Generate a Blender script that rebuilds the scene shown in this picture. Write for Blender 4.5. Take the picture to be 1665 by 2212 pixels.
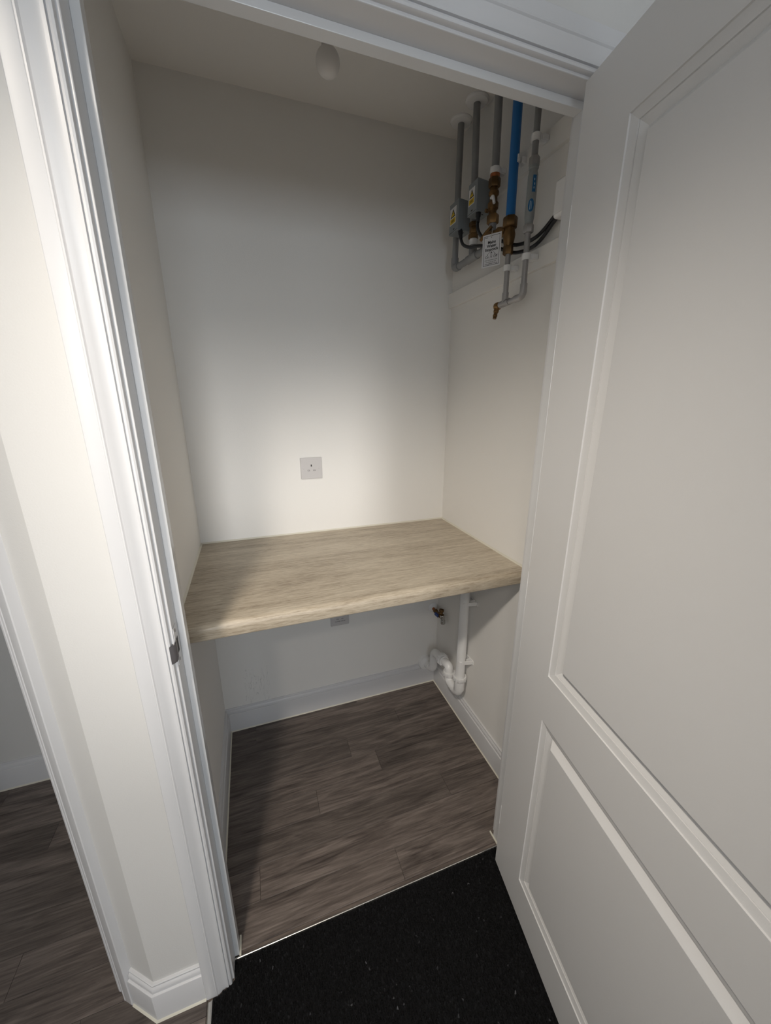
import bpy, bmesh, math, random
from mathutils import Vector, Matrix
random.seed(7)
S = bpy.context.scene
for o in list(bpy.data.objects): bpy.data.objects.remove(o)
COL = S.collection

# ------------------------------------------------------------------ camera
CAM = Vector((0.2185, -0.7046, 1.4459)); YAW, PIT, ROLL = (math.radians(a) for a in (19.3115, 16.3509, 0.0687))
fw = Vector((math.sin(YAW)*math.cos(PIT), math.cos(YAW)*math.cos(PIT), -math.sin(PIT)))
rt = Vector((math.cos(YAW), -math.sin(YAW), 0)); up = rt.cross(fw)
r2 = rt*math.cos(ROLL)+up*math.sin(ROLL); u2 = -rt*math.sin(ROLL)+up*math.cos(ROLL)
cam = bpy.data.cameras.new('camera'); cam.sensor_fit = 'VERTICAL'; cam.sensor_height = 36; cam.sensor_width = 36
cam.lens = 36*822.02/2212; cam.clip_start = 0.01
co = bpy.data.objects.new('camera', cam); COL.objects.link(co)
co.matrix_world = Matrix(((r2.x, u2.x, -fw.x, CAM.x), (r2.y, u2.y, -fw.y, CAM.y), (r2.z, u2.z, -fw.z, CAM.z), (0, 0, 0, 1)))
S.camera = co

# ------------------------------------------------------------------ world, lights, exposure
S.view_settings.view_transform = 'Standard'; S.view_settings.look = 'None'
S.view_settings.gamma = 1; S.view_settings.use_curve_mapping = False
S.view_settings.exposure = 0.28
w = bpy.data.worlds.new('sky'); S.world = w; w.use_nodes = True
w.node_tree.nodes['Background'].inputs[0].default_value = (0.62, 0.78, 1.0, 1)
w.node_tree.nodes['Background'].inputs[1].default_value = 1.0
LAMP = (-0.158, -0.8, 2.352)          # adjustable recessed hall downlight, tilted towards the cupboard
YE = -3.0                               # end wall of the hall
def light(name, kind, loc, energy, col, rot=(0, 0, 0), **kw):
    l = bpy.data.lights.new(name, kind); l.energy = energy; l.color = col
    for k, v in kw.items(): setattr(l, k, v)
    o = bpy.data.objects.new(name, l); COL.objects.link(o); o.location = loc; o.rotation_euler = rot
    return o
hd_l = light('hall_downlight_lamp', 'SPOT', LAMP, 98.0, (1.0, 0.91, 0.80), shadow_soft_size=0.08, spot_size=math.radians(66.0), spot_blend=1.0)
hd_l.rotation_euler = (Vector((0.70, 0.35, 0.50))-Vector(LAMP)).to_track_quat('-Z', 'Y').to_euler()
light('added_hall_fill', 'SPOT', (-0.35, -1.75, 2.352), 40.0, (1.0, 0.90, 0.79), shadow_soft_size=0.08, spot_size=math.radians(155), spot_blend=0.8)  # added unseen lamp, warm fill for door, architrave and floor
light('added_room_fill', 'SPOT', (-1.45, -0.35, 2.352), 5.0, (1.0, 0.84, 0.68), shadow_soft_size=0.035, spot_size=math.radians(150), spot_blend=1.0)  # added unseen lamp to brighten the next room's wall
# daylight entering through the glazing at the end of the hall: diffuse sky plus a hazy low beam
light('sky_through_window', 'AREA', (0.40, YE-0.08, 1.61), 13.0, (0.84, 0.92, 1.0), rot=(math.radians(90), 0, 0), shape='RECTANGLE', size=1.2, size_y=0.72)
sun = light('daylight', 'SUN', (0, -6, 4), 0.82, (1.0, 0.975, 0.94), angle=math.radians(9))
sun.rotation_euler = Vector((0.01, 1.0, -0.13)).to_track_quat('-Z', 'Y').to_euler()

# ------------------------------------------------------------------ measures (metres)
W, D, ZC = 1.044, 0.840, 2.365           # cupboard width, back wall, ceiling
H = 0.9083                               # worktop height
XL, XR, ZH = 0.0505, 0.8957, 1.998       # door lining faces
XC = -0.118                              # outside corner of the hall wall
A = math.radians(50.87)
UB = Vector((-math.sin(A), math.cos(A), 0)); NB = Vector((-math.cos(A), -math.sin(A), 0))
PB = lambda s, d=0, z=0: Vector((XC, 0, 0)) + UB*s + NB*d + Vector((0, 0, z))

# ------------------------------------------------------------------ materials
def nt(name):
    m = bpy.data.materials.new(name); m.use_nodes = True
    return m, m.node_tree, m.node_tree.nodes['Principled BSDF']
def N(t, kind, **kw):
    n = t.nodes.new(kind)
    for k, v in kw.items():
        if k in n.inputs: n.inputs[k].default_value = v
        else: setattr(n, k, v)
    return n
def plain(name, col, rough=0.5, metal=0, bump=0, bscale=200, var=0.0, coat=0, spec=None):
    m, t, b = nt(name)
    b.inputs['Base Color'].default_value = (*col, 1); b.inputs['Roughness'].default_value = rough
    b.inputs['Metallic'].default_value = metal; b.inputs['Coat Weight'].default_value = coat
    if spec is not None: b.inputs['Specular IOR Level'].default_value = spec
    if bump or var:
        tc = N(t, 'ShaderNodeTexCoord'); nz = N(t, 'ShaderNodeTexNoise', Scale=bscale, Detail=4.0)
        t.links.new(tc.outputs['Object'], nz.inputs['Vector'])
        if bump:
            bp = N(t, 'ShaderNodeBump', Strength=bump, Distance=0.002)
            t.links.new(nz.outputs['Fac'], bp.inputs['Height']); t.links.new(bp.outputs['Normal'], b.inputs['Normal'])
        if var:
            n2 = N(t, 'ShaderNodeTexNoise', Scale=bscale*0.1, Detail=3.0); t.links.new(tc.outputs['Object'], n2.inputs['Vector'])
            cr = N(t, 'ShaderNodeValToRGB'); e = cr.color_ramp.elements
            e[0].position = 0.35; e[1].position = 0.7
            e[0].color = (*[c*(1-var) for c in col], 1); e[1].color = (*[min(1, c*(1+var)) for c in col], 1)
            t.links.new(n2.outputs['Fac'], cr.inputs['Fac']); t.links.new(cr.outputs['Color'], b.inputs['Base Color'])
    return m
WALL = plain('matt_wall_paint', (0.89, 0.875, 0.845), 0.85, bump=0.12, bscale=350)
WALL_DIM = plain('dimmed_wall_paint', (0.71, 0.70, 0.68), 0.85, bump=0.12, bscale=350)  # wall paint darkened to offset overbright light on the doorway and next-room walls
CEIL = plain('ceiling_paint', (0.89, 0.875, 0.85), 0.9, bump=0.1, bscale=300)
TRIM = plain('white_satin_paint', (0.72, 0.72, 0.73), 0.32, bump=0.05, bscale=60)
DOORM = plain('white_door_paint', (0.74, 0.735, 0.73), 0.42, bump=0.06, bscale=500)
STOPM = plain('white_gloss_paint', (0.74, 0.745, 0.75), 0.2)
SEAL = plain('cream_sealant', (0.72, 0.69, 0.59), 0.5, bump=0.3, bscale=80)
WPLAS = plain('white_plastic', (0.90, 0.90, 0.90), 0.22)
SOCK = plain('socket_plastic', (0.62, 0.60, 0.595), 0.3)
DARK = plain('dark_void', (0.012, 0.012, 0.013), 0.6)
GREYP = plain('grey_painted_pipe', (0.27, 0.275, 0.28), 0.42, bump=0.1, bscale=120, var=0.12)
CHROM = plain('dull_pipe_metal', (0.42, 0.41, 0.41), 0.42, metal=0.5, var=0.15, bscale=90)
BLUE = plain('blue_polyethylene', (0.012, 0.16, 0.47), 0.38, bump=0.04, bscale=90)
BRASS = plain('aged_brass', (0.20, 0.115, 0.045), 0.42, metal=0.75, bump=0.25, bscale=140, var=0.45)
COPPER = plain('copper', (0.42, 0.15, 0.06), 0.38, metal=0.8, var=0.35, bscale=150)
BOXM = plain('blue_grey_plastic', (0.235, 0.26, 0.275), 0.4)
CABLE = plain('black_cable', (0.012, 0.013, 0.017), 0.42)
STEEL = plain('strike_steel', (0.22, 0.21, 0.22), 0.38, metal=0.7)
ALU = plain('aluminium', (0.62, 0.61, 0.58), 0.28, metal=0.9, bump=0.1, bscale=60)
TAG = plain('white_tag_card', (0.74, 0.74, 0.76), 0.4)
INK = plain('black_ink', (0.02, 0.02, 0.022), 0.6)
YEL = plain('yellow_label', (0.70, 0.48, 0.03), 0.5)
INH = plain('inhibitor_body', (0.30, 0.325, 0.33), 0.3, metal=0.15)
LBLUE = plain('blue_label', (0.01, 0.12, 0.30), 0.45)
LPALE = plain('pale_print', (0.40, 0.55, 0.66), 0.5)
LEVER = plain('blue_lever', (0.015, 0.05, 0.22), 0.4)
CHR = plain('chrome', (0.55, 0.55, 0.53), 0.2, metal=1)
BULB = plain('frosted_bulb', (0.88, 0.86, 0.84), 0.35)
CORD = plain('tag_string', (0.6, 0.57, 0.55), 0.7)

def wood_floor():
    m, t, b = nt('grey_oak_vinyl'); L = t.links
    tc = N(t, 'ShaderNodeTexCoord'); oi = N(t, 'ShaderNodeObjectInfo')
    ml = N(t, 'ShaderNodeVectorMath', operation='SCALE'); ml.inputs[0].default_value = (13.7, 7.1, 3.3)
    L.new(oi.outputs['Random'], ml.inputs['Scale'])
    ad = N(t, 'ShaderNodeVectorMath', operation='ADD'); L.new(tc.outputs['Object'], ad.inputs[0]); L.new(ml.outputs[0], ad.inputs[1])
    mp = N(t, 'ShaderNodeMapping'); mp.inputs['Scale'].default_value = (1.6, 13, 1); L.new(ad.outputs[0], mp.inputs['Vector'])
    nz = N(t, 'ShaderNodeTexNoise', Scale=1.5, Detail=7.0, Roughness=0.62, Distortion=1.3); L.new(mp.outputs[0], nz.inputs['Vector'])
    mp2 = N(t, 'ShaderNodeMapping'); mp2.inputs['Scale'].default_value = (7, 150, 1); L.new(ad.outputs[0], mp2.inputs['Vector'])
    nf = N(t, 'ShaderNodeTexNoise', Scale=1.6, Detail=5.0, Roughness=0.6); L.new(mp2.outputs[0], nf.inputs['Vector'])
    mp3 = N(t, 'ShaderNodeMapping'); mp3.inputs['Scale'].default_value = (1.3, 17, 1); L.new(ad.outputs[0], mp3.inputs['Vector'])
    wv = N(t, 'ShaderNodeTexNoise', Scale=2.0, Detail=5.0, Roughness=0.55, Distortion=3.2)
    L.new(mp3.outputs[0], wv.inputs['Vector'])
    a1 = N(t, 'ShaderNodeMath', operation='MULTIPLY_ADD'); a1.inputs[1].default_value = 0.30
    L.new(wv.outputs['Fac'], a1.inputs[0])
    a0 = N(t, 'ShaderNodeMath', operation='MULTIPLY'); a0.inputs[1].default_value = 0.46; L.new(nz.outputs['Fac'], a0.inputs[0])
    L.new(a0.outputs[0], a1.inputs[2])
    a2 = N(t, 'ShaderNodeMath', operation='MULTIPLY_ADD'); a2.inputs[1].default_value = 0.30
    L.new(nf.outputs['Fac'], a2.inputs[0]); L.new(a1.outputs[0], a2.inputs[2])
    cr = N(t, 'ShaderNodeValToRGB'); e = cr.color_ramp.elements
    e[0].position = 0.40; e[0].color = (0.050, 0.039, 0.034, 1); e[1].position = 0.68; e[1].color = (0.235, 0.196, 0.172, 1)
    k = cr.color_ramp.elements.new(0.53); k.color = (0.128, 0.104, 0.091, 1)
    L.new(a2.outputs[0], cr.inputs['Fac'])
    vr = N(t, 'ShaderNodeMapRange'); vr.inputs['To Min'].default_value = 0.82; vr.inputs['To Max'].default_value = 1.30
    L.new(oi.outputs['Random'], vr.inputs['Value'])
    mx = N(t, 'ShaderNodeVectorMath', operation='SCALE'); L.new(cr.outputs['Color'], mx.inputs[0]); L.new(vr.outputs[0], mx.inputs['Scale'])
    L.new(mx.outputs[0], b.inputs['Base Color'])
    b.inputs['Roughness'].default_value = 0.46
    bp = N(t, 'ShaderNodeBump', Strength=0.22, Distance=0.001); L.new(a2.outputs[0], bp.inputs['Height']); L.new(bp.outputs[0], b.inputs['Normal'])
    return m
FLOORM = wood_floor()
def worktop_mat():
    m, t, b = nt('pale_oak_laminate'); L = t.links
    tc = N(t, 'ShaderNodeTexCoord')
    def stretched(sc, s, d, r=0.6, dist=0.0):
        mp = N(t, 'ShaderNodeMapping'); mp.inputs['Scale'].default_value = sc; L.new(tc.outputs['Object'], mp.inputs['Vector'])
        n = N(t, 'ShaderNodeTexNoise', Scale=s, Detail=d, Roughness=r, Distortion=dist); L.new(mp.outputs[0], n.inputs['Vector']); return n
    n1 = stretched((1.1, 9, 9), 1.6, 6.0, 0.6, 0.8)
    n2 = stretched((9, 130, 130), 1.5, 6.0, 0.65)
    n3 = stretched((30, 190, 190), 1.4, 3.0, 0.7)
    m1 = N(t, 'ShaderNodeMath', operation='MULTIPLY_ADD'); m1.inputs[1].default_value = 0.42; L.new(n1.outputs['Fac'], m1.inputs[0])
    m0 = N(t, 'ShaderNodeMath', operation='MULTIPLY'); m0.inputs[1].default_value = 0.40; L.new(n2.outputs['Fac'], m0.inputs[0]); L.new(m0.outputs[0], m1.inputs[2])
    m2 = N(t, 'ShaderNodeMath', operation='MULTIPLY_ADD'); m2.inputs[1].default_value = 0.30; L.new(n3.outputs['Fac'], m2.inputs[0]); L.new(m1.outputs[0], m2.inputs[2])
    cr = N(t, 'ShaderNodeValToRGB'); e = cr.color_ramp.elements
    e[0].position = 0.40; e[0].color = (0.235, 0.18, 0.125, 1); e[1].position = 0.70; e[1].color = (0.64, 0.565, 0.45, 1)
    k = e.new(0.54); k.color = (0.46, 0.39, 0.295, 1)
    L.new(m2.outputs[0], cr.inputs['Fac']); L.new(cr.outputs['Color'], b.inputs['Base Color'])
    b.inputs['Roughness'].default_value = 0.42
    bp = N(t, 'ShaderNodeBump', Strength=0.5, Distance=0.0012); L.new(m2.outputs[0], bp.inputs['Height']); L.new(bp.outputs[0], b.inputs['Normal'])
    return m
TOPM = worktop_mat()
def mat_mat(fleck):
    m, t, b = nt('black_mat_pile' if fleck else 'black_mat_base')
    b.inputs['Roughness'].default_value = 0.9; b.inputs['Specular IOR Level'].default_value = 0.25
    b.inputs['Base Color'].default_value = (0.006, 0.006, 0.007, 1)
    if fleck:
        at = N(t, 'ShaderNodeAttribute'); at.attribute_name = 'tint'
        t.links.new(at.outputs['Color'], b.inputs['Base Color'])
    return m
PILE, MATB = mat_mat(True), mat_mat(False)
def wall_back_mat():           # the back wall carries a few grey scuffs low in the left corner
    m = WALL.copy(); m.name = 'matt_wall_paint_scuffed'; t = m.node_tree; L = t.links; b = t.nodes['Principled BSDF']
    g = N(t, 'ShaderNodeNewGeometry'); sp = N(t, 'ShaderNodeSeparateXYZ'); L.new(g.outputs['Position'], sp.inputs[0])
    mp = N(t, 'ShaderNodeMapping'); mp.inputs['Scale'].default_value = (34, 1, 7); L.new(g.outputs['Position'], mp.inputs['Vector'])
    nz = N(t, 'ShaderNodeTexNoise', Scale=1.5, Detail=3.0, Distortion=1.8); L.new(mp.outputs[0], nz.inputs['Vector'])
    sb = N(t, 'ShaderNodeMath', operation='SUBTRACT'); sb.inputs[1].default_value = 0.53; L.new(nz.outputs['Fac'], sb.inputs[0])
    ab = N(t, 'ShaderNodeMath', operation='ABSOLUTE'); L.new(sb.outputs[0], ab.inputs[0])
    lt = N(t, 'ShaderNodeMath', operation='LESS_THAN'); lt.inputs[1].default_value = 0.006; L.new(ab.outputs[0], lt.inputs[0])
    def band(out, lo, hi):
        r = N(t, 'ShaderNodeMath', operation='GREATER_THAN'); r.inputs[1].default_value = lo; L.new(out, r.inputs[0])
        q = N(t, 'ShaderNodeMath', operation='LESS_THAN'); q.inputs[1].default_value = hi; L.new(out, q.inputs[0])
        k = N(t, 'ShaderNodeMath', operation='MULTIPLY'); L.new(r.outputs[0], k.inputs[0]); L.new(q.outputs[0], k.inputs[1]); return k
    kx = band(sp.outputs['X'], 0.09, 0.20); kz = band(sp.outputs['Z'], 0.12, 0.30)
    k1 = N(t, 'ShaderNodeMath', operation='MULTIPLY'); L.new(kx.outputs[0], k1.inputs[0]); L.new(kz.outputs[0], k1.inputs[1])
    k2 = N(t, 'ShaderNodeMath', operation='MULTIPLY'); L.new(k1.outputs[0], k2.inputs[0]); L.new(lt.outputs[0], k2.inputs[1])
    k3 = N(t, 'ShaderNodeMath', operation='MULTIPLY'); k3.inputs[1].default_value = 0.35; L.new(k2.outputs[0], k3.inputs[0])
    mx = N(t, 'ShaderNodeMix', data_type='RGBA'); mx.inputs[6].default_value = b.inputs['Base Color'].default_value; mx.inputs[7].default_value = (0.2, 0.2, 0.2, 1)
    L.new(k3.outputs[0], mx.inputs[0]); L.new(mx.outputs[2], b.inputs['Base Color'])
    return m
WALLB = wall_back_mat()

# ------------------------------------------------------------------ builders (vertices are given in world metres)
def worldloc(o):
    v = Vector((0, 0, 0))
    while o: v += o.location; o = o.parent
    return v
def tag(o, label=None, cat=None, group=None, kind=None):
    if label: o['label'] = label
    if cat: o['category'] = cat
    if group: o['group'] = group
    if kind: o['kind'] = kind
    return o
def thing(name, loc, label, cat, group=None, kind=None):
    o = bpy.data.objects.new(name, None); COL.objects.link(o); o.location = loc; o.empty_display_size = 0.05
    return tag(o, label, cat, group, kind)
def obj(name, V, F, mat, parent=None, smooth=False, origin=None):
    V = [Vector(v) for v in V]
    if parent: base = worldloc(parent)
    else:
        if origin is None:
            lo = Vector([min(v[i] for v in V) for i in range(3)]); hi = Vector([max(v[i] for v in V) for i in range(3)])
            origin = Vector(((lo.x+hi.x)/2, (lo.y+hi.y)/2, lo.z))
        base = Vector(origin)
    me = bpy.data.meshes.new(name); me.from_pydata([v-base for v in V], [], F); me.update()
    bm = bmesh.new(); bm.from_mesh(me); bmesh.ops.recalc_face_normals(bm, faces=bm.faces); bm.to_mesh(me); bm.free()
    me.materials.append(mat)
    if smooth:
        for p in me.polygons: p.use_smooth = True
        try: me.set_sharp_from_angle(angle=math.radians(smooth if smooth is not True else 40))
        except Exception: pass
    o = bpy.data.objects.new(name, me); COL.objects.link(o)
    if parent: o.parent = parent
    else: o.location = base
    return o
def bevel(o, wd, seg=2):
    m = o.modifiers.new('bevel', 'BEVEL'); m.width = wd; m.segments = seg; m.limit_method = 'ANGLE'; m.angle_limit = math.radians(40)
    return o
BF = [(0, 3, 2, 1), (4, 5, 6, 7), (0, 1, 5, 4), (1, 2, 6, 5), (2, 3, 7, 6), (3, 0, 4, 7)]
def boxV(x0, x1, y0, y1, z0, z1): return [(x0, y0, z0), (x1, y0, z0), (x1, y1, z0), (x0, y1, z0), (x0, y0, z1), (x1, y0, z1), (x1, y1, z1), (x0, y1, z1)]
def box(name, x0, x1, y0, y1, z0, z1, mat, parent=None, bv=0, seg=2):
    o = obj(name, boxV(x0, x1, y0, y1, z0, z1), BF, mat, parent)
    if bv: bevel(o, bv, seg)
    return o
def multi(boxes):
    V, F = [], []
    for b in boxes:
        k = len(V); V += boxV(*b); F += [tuple(i+k for i in f) for f in BF]
    return V, F
def prism(name, poly, z0, z1, mat, parent=None):
    n = len(poly); V = [(p[0], p[1], z0) for p in poly]+[(p[0], p[1], z1) for p in poly]
    F = [tuple(range(n))[::-1], tuple(range(n, 2*n))]+[(i, (i+1) % n, n+(i+1) % n, n+i) for i in range(n)]
    return obj(name, V, F, mat, parent)
def frame_box(name, c, X, Y, Z, hx, hy, hz, mat, parent=None, bv=0):
    c, X, Y, Z = Vector(c), Vector(X), Vector(Y), Vector(Z)
    V = [c+X*(sx*hx)+Y*(sy*hy)+Z*(sz*hz) for sz in (-1, 1) for sx, sy in ((-1, -1), (1, -1), (1, 1), (-1, 1))]
    o = obj(name, V, BF, mat, parent)
    if bv: bevel(o, bv)
    return o
def sweep(name, path, prof, nrm, mat, parent=None, sign=1, smooth=35):
    """profile (a, b): a along the mitred lateral, b along the plane normal"""
    path = [Vector(p) for p in path]; nrm = Vector(nrm).normalized(); V, F = [], []
    lat = [nrm.cross((path[i+1]-path[i]).normalized())*sign for i in range(len(path)-1)]
    for i, p in enumerate(path):
        if i == 0: l = lat[0]
        elif i == len(path)-1: l = lat[-1]
        else:
            l = (lat[i-1]+lat[i]); l = l/(l.length_squared/2)
        for a, b in prof: V.append(p+l*a+nrm*b)
    n = len(prof)
    for i in range(len(path)-1):
        for j in range(n): F.append((i*n+j, i*n+(j+1) % n, (i+1)*n+(j+1) % n, (i+1)*n+j))
    F.append(tuple(range(n))); F.append(tuple(range((len(path)-1)*n, len(path)*n))[::-1])
    return obj(name, V, F, mat, parent, smooth=smooth)
def fillet(pts, r, seg=7):
    pts = [Vector(p) for p in pts]; out = [pts[0]]
    for i in range(1, len(pts)-1):
        a, b, c = pts[i-1], pts[i], pts[i+1]; d1 = (a-b).normalized(); d2 = (c-b).normalized()
        th = d1.angle(d2); rr = r[i-1] if isinstance(r, (list, tuple)) else r
        k = min(rr/math.tan(th/2), (a-b).length*0.5, (c-b).length*0.5)
        p, q = b+d1*k, b+d2*k
        for s in range(seg+1):
            u = s/seg; out.append(p*(1-u)**2+b*2*u*(1-u)+q*u*u)
    out.append(pts[-1]); return out
def spline(pts, n=8):
    P = [Vector(p) for p in pts]; P = [P[0]*2-P[1]]+P+[P[-1]*2-P[-2]]; out = []
    for i in range(1, len(P)-2):
        for k in range(n):
            t = k/n; a, b, c, d = P[i-1:i+3]
            out.append(0.5*((2*b)+(c-a)*t+(2*a-5*b+4*c-d)*t*t+(3*b-a-3*c+d)*t**3))
    return out+[P[-2]]
def tubeVF(pts, rad, seg=14, cap=True):
    pts = [Vector(p) for p in pts]; n = len(pts); V, F = [], []
    T = [(pts[min(i+1, n-1)]-pts[max(i-1, 0)]).normalized() for i in range(n)]
    a = Vector((0, 0, 1)) if abs(T[0].z) < 0.9 else Vector((1, 0, 0)); x = T[0].cross(a).normalized()
    for i in range(n):
        x = (x-T[i]*x.dot(T[i])).normalized(); y = T[i].cross(x); r = rad[i] if isinstance(rad, (list, tuple)) else rad
        for k in range(seg): t = 2*math.pi*k/seg; V.append(pts[i]+x*(r*math.cos(t))+y*(r*math.sin(t)))
    for i in range(n-1):
        for k in range(seg): F.append((i*seg+k, i*seg+(k+1) % seg, (i+1)*seg+(k+1) % seg, (i+1)*seg+k))
    if cap: F += [tuple(range(seg))[::-1], tuple(range((n-1)*seg, n*seg))]
    return V, F
def tube(name, pts, rad, mat, parent=None, seg=14):
    V, F = tubeVF(pts, rad, seg); return obj(name, V, F, mat, parent, smooth=45)
def lathe(name, base, axis, prof, mat, parent=None, seg=24, smooth=35):
    """profile (distance along axis, radius)"""
    base, axis = Vector(base), Vector(axis).normalized()
    return latheP(name, [base+axis*d for d, r in prof], axis, [r for d, r in prof], mat, parent, seg, smooth)
def latheP(name, pts, axis, rad, mat, parent, seg, smooth):
    a = Vector((0, 0, 1)) if abs(axis.z) < 0.9 else Vector((1, 0, 0)); x = axis.cross(a).normalized(); y = axis.cross(x)
    V, F = [], []; n = len(pts)
    for p, r in zip(pts, rad):
        for k in range(seg): t = 2*math.pi*k/seg; V.append(p+x*(r*math.cos(t))+y*(r*math.sin(t)))
    for i in range(n-1):
        for k in range(seg): F.append((i*seg+k, i*seg+(k+1) % seg, (i+1)*seg+(k+1) % seg, (i+1)*seg+k))
    F += [tuple(range(seg))[::-1], tuple(range((n-1)*seg, n*seg))]
    return obj(name, V, F, mat, parent, smooth=smooth)
def merge(*vfs):
    V, F = [], []
    for v, f in vfs:
        k = len(V); V += [Vector(p) for p in v]; F += [tuple(i+k for i in q) for q in f]
    return V, F
def text(name, s, c, X, Z, size, mat, parent, align='CENTER', lift=0.0004, extrude=0.0001, bold=0.0):
    """flat lettering: centre c, reading direction X, up Z"""
    cu = bpy.data.curves.new(name, 'FONT'); cu.body = s; cu.size = size; cu.align_x = align; cu.align_y = 'CENTER'; cu.extrude = extrude; cu.offset = bold; cu.resolution_u = 3
    t = bpy.data.objects.new(name+'_tmp', cu); COL.objects.link(t)
    dg = bpy.context.evaluated_depsgraph_get(); me = bpy.data.meshes.new_from_object(t.evaluated_get(dg))
    X, Z = Vector(X).normalized(), Vector(Z).normalized(); Nn = X.cross(Z)
    base = worldloc(parent); c = Vector(c)+Nn*lift
    for v in me.vertices: q = v.co.copy(); v.co = c+X*q.x+Z*q.y+Nn*q.z-base
    bpy.data.objects.remove(t); bpy.data.curves.remove(cu)
    me.name = name; me.materials.clear(); me.materials.append(mat)
    o = bpy.data.objects.new(name, me); COL.objects.link(o); o.parent = parent; return o

# ------------------------------------------------------------------ floor of separate vinyl planks
PL0, PW = 0.145, 0.095
floor = tag(box('floor', -2.7, 1.40, YE-0.1, 0.95, -0.06, -0.004, FLOORM), 'grey brown wood effect vinyl plank floor', 'floor', kind='structure')
joints = {-1: [.55], 0: [0.12], 1: [0.818], 2: [0.333], 3: [0.602], 4: [0.500], 5: [0.76], 6: [0.12], 7: [0.6]}
def plank(x0, x1, y0, y1):
    if x1-x0 < 0.01 or y1-y0 < 0.01: return
    g = 0.00035
    bevel(box('plank', x0+g, x1-g, y0+g, y1-g, -0.0038, 0.0, FLOORM, floor), 0.0005, 1)
for k in range(-2, 8):                       # inside the cupboard
    y0, y1 = max(PL0+PW*k, 0.0405), min(PL0+PW*(k+1), D)
    if y1 <= y0: continue
    cuts = [0.0]+[j for j in joints.get(k, [])]+[W]
    for a, b in zip(cuts[:-1], cuts[1:]): plank(a, b, y0, y1)
jl = {-1: -0.86, 0: -0.493, 1: -0.92, 2: -1.02, 3: -0.28, 4: -0.55, 5: -0.95, 6: -0.78, 7: -0.4, -2: -0.30, -3: -0.7, -4: -0.2, -5: -0.6, -6: -0.35, -7: -0.8, -8: -0.5}
for k in range(-8, 8):                       # hall and neighbouring room
    y0, y1 = PL0+PW*k, min(PL0+PW*(k+1), D)
    xe = -0.0135 if y1 < 0.09 else XC
    for a, b in ((-1.7, jl[k]), (jl[k], xe)): plank(a, b, y0, y1)

# ------------------------------------------------------------------ walls and ceiling
def wall(name, poly, label, mat=WALL, z0=0.0, z1=ZC): return tag(prism(name, poly, z0, z1, mat), label, 'wall', kind='structure')
R4 = lambda x0, x1, y0, y1: [(x0, y0), (x1, y0), (x1, y1), (x0, y1)]
wall('wall_room_back', R4(-2.6, -0.1, D, D+0.1), 'pale wall of the neighbouring room seen past the doorway', WALL_DIM)
wall('wall_back', R4(-0.1, W+0.1, D, D+0.1), 'pale matt wall behind the worktop with two sockets', WALLB)
wall('wall_right', R4(W, W+0.1, 0.085, D), 'pale cupboard side wall carrying the pipes')
wall('wall_left', R4(-0.1, 0, 0.085, D), 'pale cupboard side wall at the left of the worktop')
V, F = multi([(XC, XL-0.014, 0, 0.085, 0, ZC), (XR+0.014, 1.25, 0, 0.085, 0, ZC), (XL-0.014, XR+0.014, 0, 0.085, ZH+0.016, ZC)])
tag(obj('wall_front', V, F, WALL_DIM), 'pale hall wall around the cupboard doorway', 'wall', kind='structure')
p1, p2 = PB(0.150), PB(0.150, -0.10)
wall('wall_angled', [(XC, 0), (p1.x, p1.y), (p2.x, p2.y), (-0.1, p2.y), (-0.1, 0.085), (XC, 0.085)], 'narrow angled wall strip turning into the neighbouring doorway', WALL_DIM)
q1, q2, q3 = PB(0.945), PB(0.945, -0.1), PB(1.05)
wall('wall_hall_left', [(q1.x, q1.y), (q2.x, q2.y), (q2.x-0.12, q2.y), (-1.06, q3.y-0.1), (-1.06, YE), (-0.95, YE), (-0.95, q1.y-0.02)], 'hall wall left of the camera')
V, F = [], []
a, b = PB(0.150), PB(0.945); c, d = PB(0.945, -0.1), PB(0.150, -0.1)
tag(prism('wall_over_doorway', [(p.x, p.y) for p in (a, b, c, d)], 2.02, ZC, WALL), 'wall above the angled doorway', 'wall', kind='structure')
wall('wall_hall_right', R4(1.25, 1.35, YE, 0.085), 'hall wall beyond the open door')
wall('wall_room_left', R4(-2.7, -2.6, -1.15, D+0.1), 'far side wall of the neighbouring room')
wall('wall_room_front', R4(-2.7, -1.06, -1.25, -1.15), 'front wall of the neighbouring room')
WX0, WX1, WZ0, WZ1 = -0.22, 1.10, 1.25, 1.97
V, F = multi([(-1.06, WX0, YE-0.1, YE, 0, ZC), (WX1, 1.35, YE-0.1, YE, 0, ZC), (WX0, WX1, YE-0.1, YE, 0, WZ0), (WX0, WX1, YE-0.1, YE, WZ1, ZC)])
tag(obj('wall_hall_back', V, F, WALL), 'hall wall behind the viewer with high glazing', 'wall', kind='structure')
V, F = multi([(WX0, WX0+0.03, YE-0.07, YE-0.03, WZ0, WZ1), (WX1-0.03, WX1, YE-0.07, YE-0.03, WZ0, WZ1), (WX0+0.03, WX1-0.03, YE-0.07, YE-0.03, WZ0, WZ0+0.03), (WX0+0.03, WX1-0.03, YE-0.07, YE-0.03, WZ1-0.015, WZ1)])
tag(obj('window_1', V, F, TRIM), 'white frame of the high glazing behind the viewer', 'window', kind='structure')
tag(box('ceiling', -2.7, 1.40, YE-0.1, D+0.1, ZC, ZC+0.08, CEIL), 'plain white ceiling', 'ceiling', kind='structure')

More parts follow.
